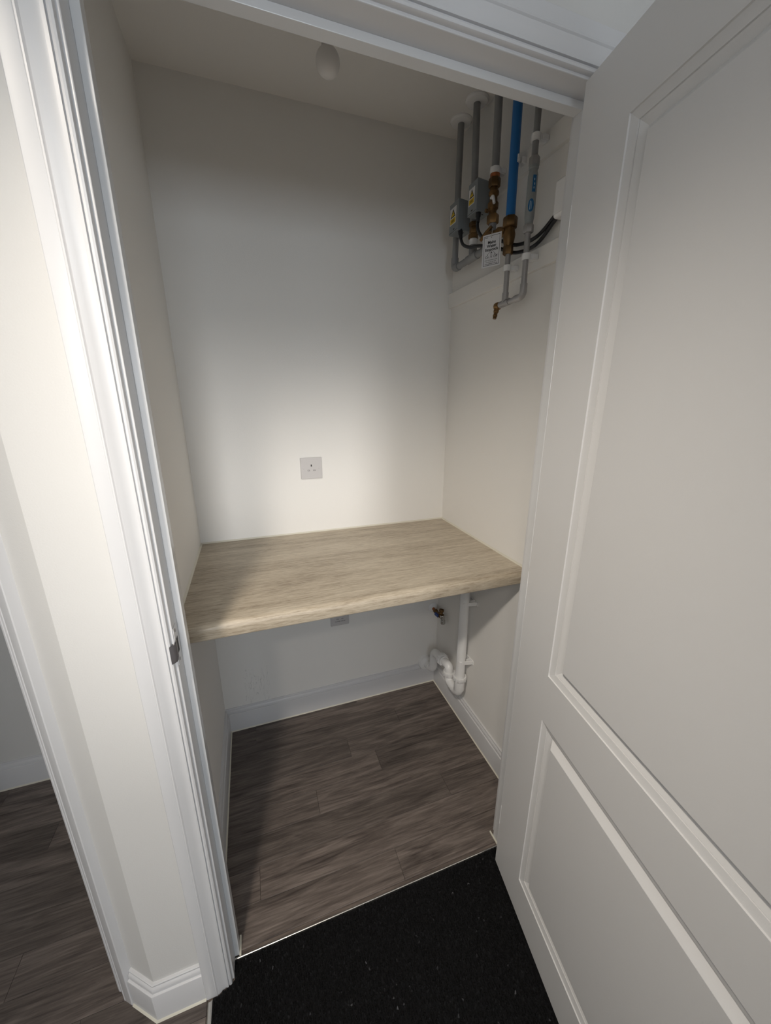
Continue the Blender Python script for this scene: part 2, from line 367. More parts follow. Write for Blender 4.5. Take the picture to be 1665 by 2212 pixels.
# ------------------------------------------------------------------ skirting boards
SK = [(0, 0), (0.015, 0), (0.015, 0.0885), (0.0142, 0.0912), (0.0125, 0.0922), (0.0100, 0.0922), (0.0098, 0.0945), (0.0104, 0.0975), (0.0100, 0.1012), (0.0086, 0.1050), (0.0064, 0.1082), (0.0050, 0.1090), (0.0050, 0.1108), (0.0066, 0.1114), (0.0066, 0.1150), (0.0052, 0.1166), (0, 0.1166)]
BEAD = [(0.0145, 0.0002), (0.0190, 0.0002), (0.0175, 0.0016), (0.0157, 0.0036), (0.0145, 0.0046)]
def skirting(name, path, sign, label):
    s = tag(sweep(name, path, SK, (0, 0, 1), TRIM, sign=sign), label, 'baseboard', kind='structure')
    sweep('sealant_bead', path, BEAD, (0, 0, 1), SEAL, s, sign=sign)
skirting('baseboard_back', [(0.0, D, 0), (W, D, 0)], -1, 'white moulded skirting along the back wall under the worktop')
skirting('baseboard_right', [(W, D-0.015, 0), (W, 0.095, 0)], -1, 'white moulded skirting along the cupboard right wall')
skirting('baseboard_left', [(0, 0.095, 0), (0, D-0.015, 0)], -1, 'white moulded skirting along the cupboard left wall')
c1 = PB(0.0745)
skirting('baseboard_corner', [(c1.x, c1.y, 0), (XC, 0, 0), (-0.0150, 0, 0)], -1, 'short white skirting wrapped round the hall corner')
skirting('baseboard_room', [(-2.6, D, 0), (-0.1, D, 0)], -1, 'white skirting in the neighbouring room seen past the doorway')

# ------------------------------------------------------------------ door lining, stops, architraves
lining = thing('trim_1', (XL, 0.04, 0), 'white painted door lining with stops around the cupboard doorway', 'door frame', kind='structure')
LT = 0.014
box('jamb', XL-LT, XL, 0.0, 0.085, 0, ZH+LT, TRIM, lining, 0.0015)
box('jamb', XR, XR+LT, 0.0, 0.085, 0, ZH+LT, TRIM, lining, 0.0015)
box('head', XL, XR, 0.0, 0.085, ZH, ZH+LT, TRIM, lining, 0.0015)
box('door_stop', XL, XL+0.0125, 0.0425, 0.0655, 0, ZH-0.0005, STOPM, lining, 0.0008)
box('door_stop', XR-0.0125, XR, 0.0425, 0.0655, 0, ZH-0.0005, STOPM, lining, 0.0008)
box('door_stop', XL+0.0127, XR-0.0127, 0.0425, 0.0655, ZH-0.0130, ZH, STOPM, lining, 0.0008)
for xx in (XL+0.014, XR-0.014):
    box('sealant_bead', min(xx, xx-0.0025), max(xx, xx+0.0025), 0.038, 0.082, 0.0002, 0.006, SEAL, lining, 0.001)
AR = [(0, 0), (0, 0.0065), (0.0012, 0.0088), (0.0040, 0.0100), (0.0070, 0.0092), (0.0082, 0.0072), (0.0086, 0.0072), (0.0088, 0.0118), (0.0130, 0.0120), (0.0134, 0.0108), (0.0160, 0.0110), (0.0200, 0.0119), (0.0250, 0.0138), (0.0300, 0.0164), (0.0322, 0.0172),
      (0.0326, 0.0160), (0.0336, 0.0172), (0.0352, 0.0186), (0.0372, 0.0186), (0.0384, 0.0176), (0.0390, 0.0180), (0.0590, 0.0180), (0.0605, 0.0165), (0.0605, 0)]
x0, x1, zt = XL-0.0047, XR+0.0047, ZH+0.0047
tag(sweep('trim_2', [(x0, 0, 0), (x0, 0, zt), (x1, 0, zt), (x1, 0, 0)], AR, (0, -1, 0), TRIM, sign=1), 'white moulded architrave around the cupboard doorway', 'architrave', kind='structure')
a, b = PB(0.1405), PB(0.950)
tag(sweep('trim_3', [(a.x, a.y, 0), (a.x, a.y, zt), (b.x, b.y, zt), (b.x, b.y, 0)], [(q[0]*1.08, q[1]) for q in AR], NB, TRIM, sign=-1), 'white moulded architrave of the angled doorway at the left edge', 'architrave', kind='structure')
l2 = thing('trim_4', PB(0.148), 'white lining of the angled doorway', 'door frame', kind='structure')
frame_box('jamb', PB(0.1445, -0.05, 1.0), UB, NB, (0, 0, 1), 0.0055, 0.05, 1.0, TRIM, l2)
frame_box('jamb', PB(0.9475, -0.05, 1.0), UB, NB, (0, 0, 1), 0.0055, 0.05, 1.0, TRIM, l2)
# strike plate on the left jamb
sp = thing('strike_plate', (XL+0.0005, 0.014, 0.955), 'small steel latch strike plate let into the left door jamb', 'strike plate')
box('plate', XL, XL+0.0012, 0.003, 0.026, 0.962, 1.040, TRIM, sp, 0.0004)
box('latch_slot', XL+0.0012, XL+0.0016, 0.012, 0.0235, 0.983, 1.014, DARK, sp)
pts = [(XL+0.0014, 0.0095), (XL+0.0018, 0.0035), (XL+0.0008, -0.0035), (XL-0.0035, -0.0085), (XL-0.0075, -0.0105)]
V = []; F = []
for x, y in pts:
    e = 0.004 if y > 0.005 else 0.0
    V += [(x, y, 0.975+e), (x, y, 1.017-e*2-(0.006 if y < 0 else 0))]
for x, y in pts: V += [(x+0.0008, y-0.0008, V[0][2]), (x+0.0008, y-0.0008, 1.013)]
for i in range(4): F += [(2*i, 2*i+1, 2*i+3, 2*i+2), (10+2*i, 12+2*i, 13+2*i, 11+2*i)]
obj('lip', V, F, STEEL, sp, smooth=60)
for z in (0.969, 1.031): lathe('screw', (XL+0.0012, 0.0145, z), (1, 0, 0), [(0, 0.0036), (0.0006, 0.0030)], STEEL, sp, 12)

# ------------------------------------------------------------------ open panelled door
TH = math.radians(80.48); HX, HY = 0.8445, -0.0018
DV = Vector((-math.cos(TH), -math.sin(TH), 0)); DN = Vector((-math.sin(TH), math.cos(TH), 0))   # along the leaf, out of the visible face
DP = lambda s, z, d=0: Vector((HX, HY, 0))+DV*s+DN*d+Vector((0, 0, z))
ZB, ZT, DW, DTH = 0.012, 1.993, 0.838, 0.038
door = thing('door_1', DP(0.0, ZB), 'open white door with two recessed moulded panels', 'door', kind='structure')
def dbox(name, s0, s1, z0, z1, d0=-DTH, d1=0.0, mat=DOORM, par=None, bv=0):
    V = [DP(s, z, d) for z in (z0, z1) for s, d in ((s0, d0), (s1, d0), (s1, d1), (s0, d1))]
    o = obj(name, V, BF, mat, par or door)
    if bv: bevel(o, bv)
    return o
S0, S1 = 0.1272, DW-0.1272
PZ = [(0.1395, 0.7022), (0.8280, 1.8764)]
dbox('stile', 0, S0, ZB, ZT); dbox('stile', S1, DW, ZB, ZT)
dbox('rail', S0, S1, ZB, PZ[0][0]); dbox('rail', S0, S1, PZ[0][1], PZ[1][0]); dbox('rail', S0, S1, PZ[1][1], ZT)
MO = [(0.0, 0.0), (0.0008, -0.0026), (0.0156, -0.0058), (0.0160, -0.0078), (0.0174, -0.0070), (0.0285, -0.0126), (0.0302, -0.0138), (0.0438, -0.0012), (0.0450, -0.0004)]
for z0, z1 in PZ:
    V, F = [], []
    for i, d in MO: V += [DP(S0+i, z0+i, d), DP(S1-i, z0+i, d), DP(S1-i, z1-i, d), DP(S0+i, z1-i, d)]
    for k in range(len(MO)-1):
        for j in range(4): F.append((4*k+j, 4*k+(j+1) % 4, 4*k+4+(j+1) % 4, 4*k+4+j))
    obj('panel_moulding', V, F, DOORM, door)
    i = 0.0449
    dbox('panel', S0+i, S1-i, z0+i, z1-i, -DTH, -0.0004)
    dbox('panel_back', S0, S1, z0, z1, -DTH, -0.018)
for z in (0.21, 0.998, 1.77):
    h = dbox('hinge', -0.0016, 0.0, z-0.0375, z+0.0375, -0.036, 0.0006, WPLAS, None, 0.0004)
    a = DP(-0.003, z-0.038, -0.042)
    lathe('hinge_knuckle', a, (0, 0, 1), [(0, 0.0045), (0.076, 0.0045)], WPLAS, h, 12)

# ------------------------------------------------------------------ entrance mat, metal strips
m = thing('entrance_mat', (0.45, -0.6, 0), 'black ribbed entrance mat with pale flecks in front of the cupboard', 'mat')
poly = [(0.0, -1.9), (1.245, -1.9), (1.245, -0.0195), (XR+0.006, -0.0195), (XR-0.001, -0.002), (XR-0.001, 0.0325), (XL+0.001, 0.0325), (XL+0.001, -0.002), (0.0455, -0.0075), (0.030, -0.0135), (0.014, -0.0190), (0.0, -0.0195)]
prism('backing', poly, -0.0039, 0.0008, MATB, m)
V, F, TC = [], [], []
rng = random.Random(3)
x = 0.004
while x < 1.0:
    y = -0.62 if x < 0.8 else -0.2
    while y < (0.0315 if XL+0.003 < x < XR-0.004 else (-0.0125 if 0.034 < x < 0.05 else (-0.017 if 0.02 < x < 0.05 else -0.022))):
        k = len(V); h = 0.0042+rng.random()*0.0030; r = 0.0021+rng.random()*0.0009
        cx, cy = x+rng.uniform(-0.0011, 0.0011), y+rng.uniform(-0.0014, 0.0014)
        tx, ty = cx+rng.uniform(-0.0028, 0.0028), cy+rng.uniform(-0.0032, 0.0032); a0 = rng.random()*6.28
        for q in range(3): V.append((cx+r*math.cos(a0+q*2.094), cy+r*1.25*math.sin(a0+q*2.094), 0.0004))
        r *= 0.62
        for q in range(3): V.append((tx+r*math.cos(a0+q*2.094), ty+r*1.25*math.sin(a0+q*2.094), h))
        F += [(k+3, k+4, k+5)]+[(k+q, k+(q+1) % 3, k+3+(q+1) % 3, k+3+q) for q in range(3)]
        u = rng.random(); g = 0.0026+0.011*rng.random()**3
        if u < 0.010: g = 0.02+0.09*rng.random()**3
        TC += [(g, g, g*1.08, 1)]*6
        y += 0.0048
    x += 0.0062
pile = obj('pile', V, F, PILE, m); pile['kind'] = 'stuff'
ca = pile.data.color_attributes.new('tint', 'FLOAT_COLOR', 'POINT')
ca.data.foreach_set('color', [c for t in TC for c in t])
th = sweep('threshold_strip', [(XL+0.0005, 0.0335, 0), (XR-0.0005, 0.0335, 0)], [(0, -0.0038), (0, 0.0052), (0.0012, 0.0058), (0.0030, 0.0050), (0.0062, 0.0012), (0.0066, 0.0004), (0.0066, -0.0038)], (0, 0, 1), ALU, sign=1)
tag(th, 'thin bright metal threshold strip between black mat and vinyl floor', 'threshold strip')
ms = sweep('edging_strip', [(-0.0005, -0.024, 0), (-0.0005, -1.9, 0)], [(0, -0.0038), (0, 0.0052), (0.0020, 0.0056), (0.0032, 0.0030), (0.0085, 0.0022), (0.0098, 0.0044), (0.0122, 0.0008), (0.0126, -0.0038)], (0, 0, 1), ALU, sign=-1)
tag(ms, 'grooved metal edging strip along the left side of the black mat', 'edging strip')

# ------------------------------------------------------------------ worktop
CF = 0.2205
wt = thing('worktop', (W/2, 0.53, H-0.0425), 'pale oak effect laminate worktop spanning the cupboard', 'worktop')
R = 0.017; zb = H-0.0425
prof = [(D-0.001, zb), (D-0.001, H)]
for k in range(9):
    t = math.pi/2*k/8; prof.append((CF+R-R*math.sin(t), H-R+R*math.cos(t)))
for k in range(5):
    t = math.pi/2*k/4; prof.append((CF+0.005-0.005*math.cos(t), zb+0.005-0.005*math.sin(t)))
n = len(prof); V = [(0.001, y, z) for y, z in prof]+[(W-0.001, y, z) for y, z in prof]
F = [(i, (i+1) % n, n+(i+1) % n, n+i) for i in range(n)]+[tuple(range(n)), tuple(range(n, 2*n))[::-1]]
obj('slab', V, F, TOPM, wt, smooth=30)
q = 0.0055
sweep('sealant_bead', [(0, CF+0.012, H), (0, D, H), (W, D, H), (W, CF+0.012, H)], [(0.0002, 0.0002), (q, 0.0002), (q*0.55, q*0.3), (q*0.25, q*0.65), (0.0002, q)], (0, 0, 1), SEAL, wt, sign=-1)

# ------------------------------------------------------------------ sockets
def socket(c, label, lines=None):
    cx, cz = c; o = thing('wall_socket', (cx, D, cz-0.043), label, 'socket')
    bevel(box('face_plate', cx-0.043, cx+0.043, D-0.0085, D, cz-0.043, cz+0.043, SOCK, o), 0.0022, 3)
    y = D-0.0085
    box('earth_slot', cx-0.0022, cx+0.0022, y-0.0003, y, cz+0.0065, cz+0.0145, DARK, o)
    for s in (-1, 1):
        b = box('shutter', cx+s*0.0112-0.0042, cx+s*0.0112+0.0042, y-0.0003, y, cz-0.0115, cz-0.0065, plain('shutter_grey', (0.20, 0.19, 0.19), 0.5), o)
        box('shutter_tongue', cx+s*0.0112-0.0026, cx+s*0.0112+0.0026, y-0.0005, y-0.0003, cz-0.0103, cz-0.0078, SOCK, b)
        lathe('screw_cap', (cx+s*0.0302, y, cz), (0, -1, 0), [(-0.0005, 0.0042), (0.0004, 0.0040), (0.0007, 0.0034)], SOCK, o, 16)
    if lines: text('lettering', lines, (cx, y, cz-0.021), (1, 0, 0), (0, 0, 1), 0.0066, INK, o, lift=0.0005)
socket((0.4401, 1.183), 'single white unswitched socket on the back wall above the worktop')
socket((0.534, 0.482), 'single socket with printed lettering on the back wall under the worktop', 'WASHER  DRYER')

# ------------------------------------------------------------------ ceiling bulb
bl = thing('ceiling_bulb', (0.487, 0.500, 2.20), 'unlit white globe bulb on the cupboard ceiling', 'light bulb')
lathe('batten_holder', (0.487, 0.500, ZC), (0, 0, -1), [(0, 0.038), (0.010, 0.038), (0.016, 0.030), (0.030, 0.021), (0.056, 0.019), (0.060, 0.017)], WPLAS, bl)
lathe('globe', (0.487, 0.500, 2.310), (0, 0, -1), [(0, 0.012), (0.012, 0.013)]+[(0.0555-0.0300*math.cos(t), 0.0300*math.sin(t)) for t in [0.55+i*(math.pi-0.57)/16 for i in range(17)]], BULB, bl, 28, 60)

# ceiling rings: hall downlight, then the added room and hall fill lamps
for i, (x, y) in enumerate(((LAMP[0], LAMP[1]), (-1.45, -0.35), (-0.35, -1.75))):
    d = thing('downlight', (x, y, ZC), ('white recessed downlight in the hall ceiling', 'white downlight ring added in the neighbouring room ceiling for fill light', 'white downlight ring added further back in the hall ceiling for fill light')[i], 'downlight', 'recessed downlights')
    pr = [(0.047, 0.0), (0.047, 0.005), (0.040, 0.006), (0.038, 0.0)]
    V, F = [], []
    for k in range(32):
        t = 2*math.pi*k/32
        for r, h in pr: V.append((x+r*math.cos(t), y+r*math.sin(t), ZC-h))
    for k in range(32):
        for j in range(4): F.append((4*k+j, 4*k+(j+1) % 4, 4*((k+1) % 32)+(j+1) % 4, 4*((k+1) % 32)+j))
    obj('ring', V, F, WPLAS, d, smooth=40)

# ------------------------------------------------------------------ timber battens and junction box on the right wall
for z0, z1, lb in ((1.805, 1.858, 'lower white painted timber batten behind the pipes on the right wall'), (2.072, 2.128, 'upper white painted timber batten behind the pipes on the right wall')):
    tag(box('batten', W-0.013, W, 0.09, D-0.0005, z0, z1, WALL, None, 0.001), lb, 'batten', 'pipe battens')
jb = thing('junction_box', (W, 0.18, 1.895), 'white rounded junction box on the right wall where black cables end', 'junction box')
bevel(box('housing', W-0.034, W, 0.106, 0.252, 1.897, 1.983, WPLAS, jb), 0.009, 4)
box('cover_plate', W-0.037, W-0.034, 0.114, 0.244, 1.905, 1.975, WPLAS, jb, 0.001)

# ------------------------------------------------------------------ pipework
X = W-0.045
def nut(name, z0, z1, r, x, y, mat, par, seg=6, ax=(0, 0, 1)):
    return lathe(name, (x, y, z0), ax, [(0, r*0.9), ((z1-z0)*0.12, r), ((z1-z0)*0.88, r), (z1-z0, r*0.9)], mat, par, seg, 30)
def cyl(name, p, q, r, mat, par, seg=16): return tube(name, [p, q], r, mat, par, seg)
Y1, Y2, Y3, YB, Y5 = 0.744, 0.628, 0.513, 0.416, 0.329
ZH1 = 1.919
hp = thing('heating_pipe', (X, 0.62, ZH1), 'grey pipe manifold with three risers under the ceiling at the back of the right wall', 'pipe')
tube('pipe', fillet([(X, Y1, ZC), (X, Y1, ZH1), (X, Y3, ZH1)], 0.022, 5), 0.0111, GREYP, hp)
tube('elbow', fillet([(X, Y1, ZH1+0.034), (X, Y1, ZH1), (X, Y1-0.034, ZH1)], 0.024, 6), 0.0134, GREYP, hp)
cyl('pipe', (X, 0.645, ZC), (X, 0.625, 2.0), 0.0111, GREYP, hp)
cyl('pipe', (X, 0.621, 1.985), (X, 0.619, ZH1), 0.0111, GREYP, hp)
cyl('tee', (X, 0.650, ZH1), (X, 0.586, ZH1), 0.0134, GREYP, hp)
cyl('tee_branch', (X, 0.619, ZH1+0.036), (X, 0.619, ZH1), 0.0134, GREYP, hp)
cyl('pipe', (X, Y3+0.010, ZC), (X, Y3, 2.1112), 0.0116, GREYP, hp)
cyl('pipe', (X, Y3-0.006, 1.978), (X, Y3-0.006, ZH1), 0.0111, GREYP, hp)
for z0, z1, r, mt in ((2.010, 2.024, 0.0160, BRASS), (1.990, 2.010, 0.0135, BRASS), (1.974, 1.990, 0.0160, BRASS)): nut('valve_body', z0, z1, r, X, 0.622, mt, hp)
nut('coupling', 1.955, 1.974, 0.0142, X, 0.620, WPLAS, hp, 16)
for y, z in ((Y1+0.001, ZC), (0.645, ZC)):
    cl = thing('pipe_collar', (X, y, ZC-0.012), ('white ceiling collar round the rearmost grey pipe', 'white ceiling collar round the second grey pipe from the back wall')[y < 0.7], 'pipe collar', 'pipe collars')
    lathe('collar', (X, y, ZC), (0, 0, -1), [(0, 0.0370), (0.003, 0.0370), (0.008, 0.0330), (0.010, 0.0200), (0.0105, 0.0130)], WPLAS, cl, 28)
# valves on the third riser
sv = thing('brass_valve', (X, Y3, 1.985), 'tarnished brass valve train on the third grey pipe beside the blue pipe', 'valve')
nut('nut', 2.075, 2.100, 0.0178, X, Y3, BRASS, sv); nut('olive_ring', 2.098, 2.111, 0.0145, X, Y3, COPPER, sv, 16)
lathe('body', (X, Y3, 2.08), (0, 0, -1), [(0, 0.012), (0.012, 0.0125), (0.016, 0.0155), (0.024, 0.0155), (0.028, 0.0115), (0.040, 0.0120), (0.046, 0.0165), (0.060, 0.0165), (0.066, 0.0115), (0.074, 0.0120), (0.080, 0.0150), (0.086, 0.0150)], BRASS, sv, 12)
nut('nut', 1.978, 2.003, 0.0182, X, Y3-0.004, BRASS, sv)
tube('white_lever', fillet([(X-0.012, Y3-0.006, 2.044), (X-0.014, Y3-0.018, 2.046), (X-0.012, Y3-0.024, 2.024)], 0.006), 0.0042, WPLAS, sv, 8)
nut('test_point', 2.012, 2.022, 0.0055, X-0.0165, Y3, BRASS, sv, 8, (-1, 0, 0))

def actuator(x0, x1, y0, y1, z0, z1, label):
    a = thing('valve_actuator', ((x0+x1)/2, (y0+y1)/2, z0), label, 'valve actuator', 'motorised valve heads')
    V = [(x0, y0, z0), (x1, y0, z0-0.002), (x1, y1, z0), (x0, y1, z0), (x0, y0, z1), (x1, y0, z1-0.006), (x1, y1, z1-0.006), (x0, y1, z1)]
    bevel(obj('housing', V, BF, BOXM, a), 0.0018, 2)
    st = box('warning_sticker', x0-0.0005, x0, y0+0.009+0.006, y1-0.006, z0+0.027, z1-0.016, TAG, a)
    ym, zm = (y0+0.015+y1-0.006)/2, (z0+0.027+z1-0.016)/2; hw = (y1-y0-0.021)/2; hh = (z1-z0-0.043)/2
    def flat(n, pts, mt, lift): return obj(n, [(x0-0.0005-lift, y, z) for y, z in pts], [tuple(range(len(pts)))], mt, st)
    t0, t1 = zm-hh*0.15, zm+hh*0.88
    flat('triangle_border', [(ym-hw*0.80, t0), (ym+hw*0.80, t0), (ym, t1)], INK, 0.0002)
    flat('triangle', [(ym-hw*0.55, t0+hh*0.13), (ym+hw*0.55, t0+hh*0.13), (ym, t1-hh*0.27)], YEL, 0.0004)
    flat('bolt', [(ym+hw*0.10, t1-hh*0.40), (ym-hw*0.12, t0+hh*0.42), (ym+hw*0.03, t0+hh*0.45), (ym-hw*0.05, t0+hh*0.17), (ym+hw*0.15, t0+hh*0.55), (ym, t0+hh*0.52)], INK, 0.0006)
    flat('voltage_panel', [(ym-hw*0.86, zm-hh*0.90), (ym+hw*0.86, zm-hh*0.90), (ym+hw*0.86, zm-hh*0.26), (ym-hw*0.86, zm-hh*0.26)], YEL, 0.0002)
    flat('voltage_print', [(ym-hw*0.5, zm-hh*0.72), (ym+hw*0.5, zm-hh*0.72), (ym+hw*0.5, zm-hh*0.42), (ym-hw*0.5, zm-hh*0.42)], plain('sticker_print', (0.30, 0.19, 0.01), 0.6), 0.0004)
    box('vent_slot', x0-0.0004, x0, y0+0.024, y0+0.033, z0+0.009, z0+0.0125, DARK, a)
    box('lower_seam', x0-0.0003, x0, y0+0.002, y1-0.002, z0+0.0035, z0+0.0045, DARK, a)
    box('vent_slot', x0+0.030, x0+0.044, y0+0.014, y0+0.019, z0-0.0008, z0+0.0012, DARK, a)
    return a
actuator(0.963, 1.018, 0.668, 0.732, 2.015, 2.108, 'grey motorised valve head nearest the back corner')
actuator(0.966, 1.020, 0.556, 0.612, 2.028, 2.117, 'grey motorised valve head on the second pipe from the back wall')
def cable(pts, label):
    c = thing('power_cable', Vector(pts[0]), label, 'cable', 'valve head cables')
    tube('sheath', spline(pts), 0.0050, CABLE, c, 10)
    p = Vector(pts[0]); d = (Vector(pts[1])-p).normalized()
    lathe('gland', p+Vector((0, 0, 0.002)), d, [(0, 0.0085), (0.014, 0.0080), (0.018, 0.0062), (0.030, 0.0055)], CABLE, c, 12)
cable([(0.978, 0.676, 2.015), (0.977, 0.667, 1.988), (0.974, 0.640, 1.960), (0.973, 0.590, 1.938), (0.979, 0.535, 1.925), (1.004, 0.470, 1.900), (1.0245, 0.410, 1.873), (1.0245, 0.322, 1.866), (W-0.017, 0.254, 1.903)], 'black cable drooping from the rear valve head to the junction box')
cable([(0.980, 0.566, 2.028), (0.978, 0.562, 1.985), (0.974, 0.530, 1.950), (0.976, 0.500, 1.934), (1.005, 0.462, 1.918), (1.0245, 0.410, 1.893), (1.0245, 0.322, 1.885), (W-0.017, 0.254, 1.914)], 'black cable hanging from the front valve head to the junction box')

# blue mains pipe and stopcock
bp = tube('water_main_pipe', [(X, YB+0.011, ZC), (X, YB+0.001, 1.962)], 0.0133, BLUE, None, 18)
tag(bp, 'bright blue plastic water main coming down from the ceiling', 'pipe')
sc = thing('stopcock', (X, YB, 1.865), 'tarnished brass mains stopcock at the bottom of the blue pipe', 'stopcock')
nut('union_nut', 1.937, 1.963, 0.0205, X, YB, BRASS, sc); lathe('nut_band', (X, YB, 1.934), (0, 0, 1), [(0, 0.0165), (0.001, 0.0202), (0.004, 0.0202), (0.005, 0.0165)], BRASS, sc, 24)
lathe('body', (X, YB, 1.938), (0, 0, -1), [(0, 0.0145), (0.012, 0.0160), (0.020, 0.0180), (0.032, 0.0165), (0.045, 0.0140), (0.052, 0.0125)], BRASS, sc, 18)
nut('lower_nut', 1.866, 1.890, 0.0150, X, YB, BRASS, sc)
hd = Vector((-0.020, 0.096, 0.026)).normalized(); b0 = Vector((X-0.006, YB+0.006, 1.926))
lathe('bonnet', b0, hd, [(0, 0.0125), (0.018, 0.0125), (0.022, 0.0145), (0.034, 0.0145), (0.038, 0.0090), (0.066, 0.0066), (0.086, 0.0052)], BRASS, sc, 12)
tip = b0+hd*0.088; cr = Vector((-0.30, 0.62, -0.55)).normalized()
tube('handle', [tip-cr*0.024, tip-cr*0.012, tip, tip+cr*0.012, tip+cr*0.024], [0.0045, 0.0058, 0.0068, 0.0058, 0.0045], BRASS, sc, 10)
# lower loop
lp = thing('cold_water_loop', (X, 0.39, 1.70), 'bare grey metal pipe loop below the stopcock with a drain end', 'pipe')
ZL = 1.735
cyl('pipe', (X, YB-0.003, 1.868), (X, YB-0.006, ZL), 0.0078, CHROM, lp)
tube('pipe', fillet([(X, Y5, 1.893), (X, Y5-0.003, ZL), (X, 0.438, ZL-0.002)], 0.024, 6), 0.0078, CHROM, lp)
tube('elbow', fillet([(X, Y5-0.003, ZL+0.032), (X, Y5-0.003, ZL), (X, Y5+0.032, ZL)], 0.024, 6), 0.0098, CHROM, lp)
cyl('tee', (X, YB-0.028, ZL), (X, YB+0.018, ZL-0.001), 0.0098, CHROM, lp); cyl('tee_branch', (X, YB-0.005, ZL+0.028), (X, YB-0.005, ZL), 0.0098, CHROM, lp)
dc = Vector((X, 0.436, ZL-0.002))
lathe('drain_cock', dc, (0, 1, 0), [(0, 0.0090), (0.006, 0.0118), (0.018, 0.0118), (0.022, 0.0085)], BRASS, lp, 12)
lathe('drain_spout', dc+Vector((-0.002, 0.012, -0.004)), (-0.25, -0.10, -1), [(0, 0.0085), (0.014, 0.0080), (0.016, 0.0062), (0.022, 0.0062), (0.023, 0.0070), (0.027, 0.0070), (0.028, 0.0058), (0.034, 0.0058)], BRASS, lp, 12)
# riser with scale inhibitor
rp = tube('riser_pipe', [(X, Y5+0.006, ZC), (X, Y5+0.001, 2.050)], 0.0082, GREYP, None, 16); tag(rp, 'thin grey riser pipe above the scale inhibitor nearest the doorway', 'pipe')
ih = thing('scale_inhibitor', (X, Y5, 1.89), 'grey cylindrical scale inhibitor with blue labels on the front riser pipe', 'water conditioner')
nut('nut', 2.044, 2.066, 0.0138, X, Y5, CHROM, ih); nut('nut', 1.892, 1.912, 0.0138, X, Y5-0.001, CHROM, ih)
lathe('cylinder', (X, Y5, 2.046), (0, 0, -1), [(0, 0.0128), (0.006, 0.0128), (0.008, 0.0108), (0.014, 0.0110), (0.022, 0.0130), (0.104, 0.0130), (0.116, 0.0128), (0.126, 0.0112), (0.136, 0.0110)], INH, ih, 24)
vd = Vector((CAM.x-X, CAM.y-Y5, 0)).normalized(); va = math.atan2(vd.y, vd.x)+0.10
def wrap(name, par, z0, z1, half, mat, lift, oval=False, da=0):
    V, F = [], []; nn = 11
    for i in range(nn):
        u = -1+2*i/(nn-1); a = va+da+u*half; r = 0.0130+lift
        k = math.sqrt(max(0, 1-u*u)) if oval else 1; zm, hh = (z0+z1)/2, (z1-z0)/2
        V += [(X+r*math.cos(a), Y5+r*math.sin(a), zm-hh*k), (X+r*math.cos(a), Y5+r*math.sin(a), zm+hh*k)]
    for i in range(nn-1): F.append((2*i, 2*i+1, 2*i+3, 2*i+2))
    return obj(name, V, F, mat, par)
lb = wrap('name_label', ih, 1.983, 2.021, 0.36, LBLUE, 0.0003, da=0.3)
for z0, z1, da in ((2.008, 2.014, 0.26), (1.998, 2.004, 0.34), (1.990, 1.995, 0.28)): wrap('label_print', lb, z0, z1, 0.10, LPALE, 0.0005, True, da)
lb = wrap('oval_label', ih, 1.938, 1.968, 0.62, LBLUE, 0.0003, True)
wrap('label_print', lb, 1.943, 1.963, 0.07, LPALE, 0.0005, False, -0.18); wrap('label_print', lb, 1.944, 1.962, 0.035, LPALE, 0.0005, False, 0.10)

def clip(y, z, r, label, zb=None, off=0.0):
    c = thing('pipe_clip', (X, y, z-0.008), label, 'pipe clip', 'white pipe clips')
    V, F = [], []; n = 22
    for i in range(n+1):
        a = math.radians(35)+math.radians(290)*i/n
        for rr in (r, r+0.0036):
            for zz in (z-0.008, z+0.008): V.append((X+rr*math.cos(a), y+rr*math.sin(a), zz))
    for i in range(n):
        k = 4*i; F += [(k, k+1, k+5, k+4), (k+2, k+6, k+7, k+3), (k, k+4, k+6, k+2), (k+1, k+3, k+7, k+5)]
    F += [(0, 2, 3, 1), (4*n, 4*n+1, 4*n+3, 4*n+2)]
    obj('ring', V, F, WPLAS, c, smooth=40)
    box('foot', X+r*0.88, W-0.0132, y-0.009, y+0.009, z-0.0075, z+0.0075, WPLAS, c, 0.0015)
    for s in (-1, 1): box('rib', X+r+0.005, W-0.0136, y+s*0.0115-0.0025, y+s*0.0115+0.0025, z-0.006, z+0.006, WPLAS, c, 0.0006)
clip(Y3+0.001, 2.118, 0.0118, 'white clip holding the third grey pipe above the brass valve')
clip(Y5+0.002, 2.108, 0.0084, 'white clip on the thin riser pipe above the scale inhibitor')
clip(Y5-0.002, 1.834, 0.0080, 'white clip on the thin pipe below the scale inhibitor')
clip(YB-0.004, 1.829, 0.0080, 'white clip on the pipe just below the brass stopcock')
oc = thing('open_pipe_clip', (X+0.015, YB+0.004, 2.09), 'white open clip standing beside the blue pipe', 'pipe clip', 'white pipe clips')
V, F = [], []; n = 16
for i in range(n+1):
    a = math.radians(-88)+math.radians(176)*i/n
    for rr in (0.0136, 0.0175):
        for zz in (2.091, 2.109): V.append((X+rr*math.cos(a), YB+0.004+rr*math.sin(a), zz))
for i in range(n):
    k = 4*i; F += [(k, k+1, k+5, k+4), (k+2, k+6, k+7, k+3), (k, k+4, k+6, k+2), (k+1, k+3, k+7, k+5)]
F += [(0, 2, 3, 1), (4*n, 4*n+1, 4*n+3, 4*n+2)]
obj('cradle', V, F, WPLAS, oc, smooth=40); box('foot', X+0.0165, W-0.0132, YB-0.010, YB+0.012, 2.092, 2.108, WPLAS, oc, 0.0015)

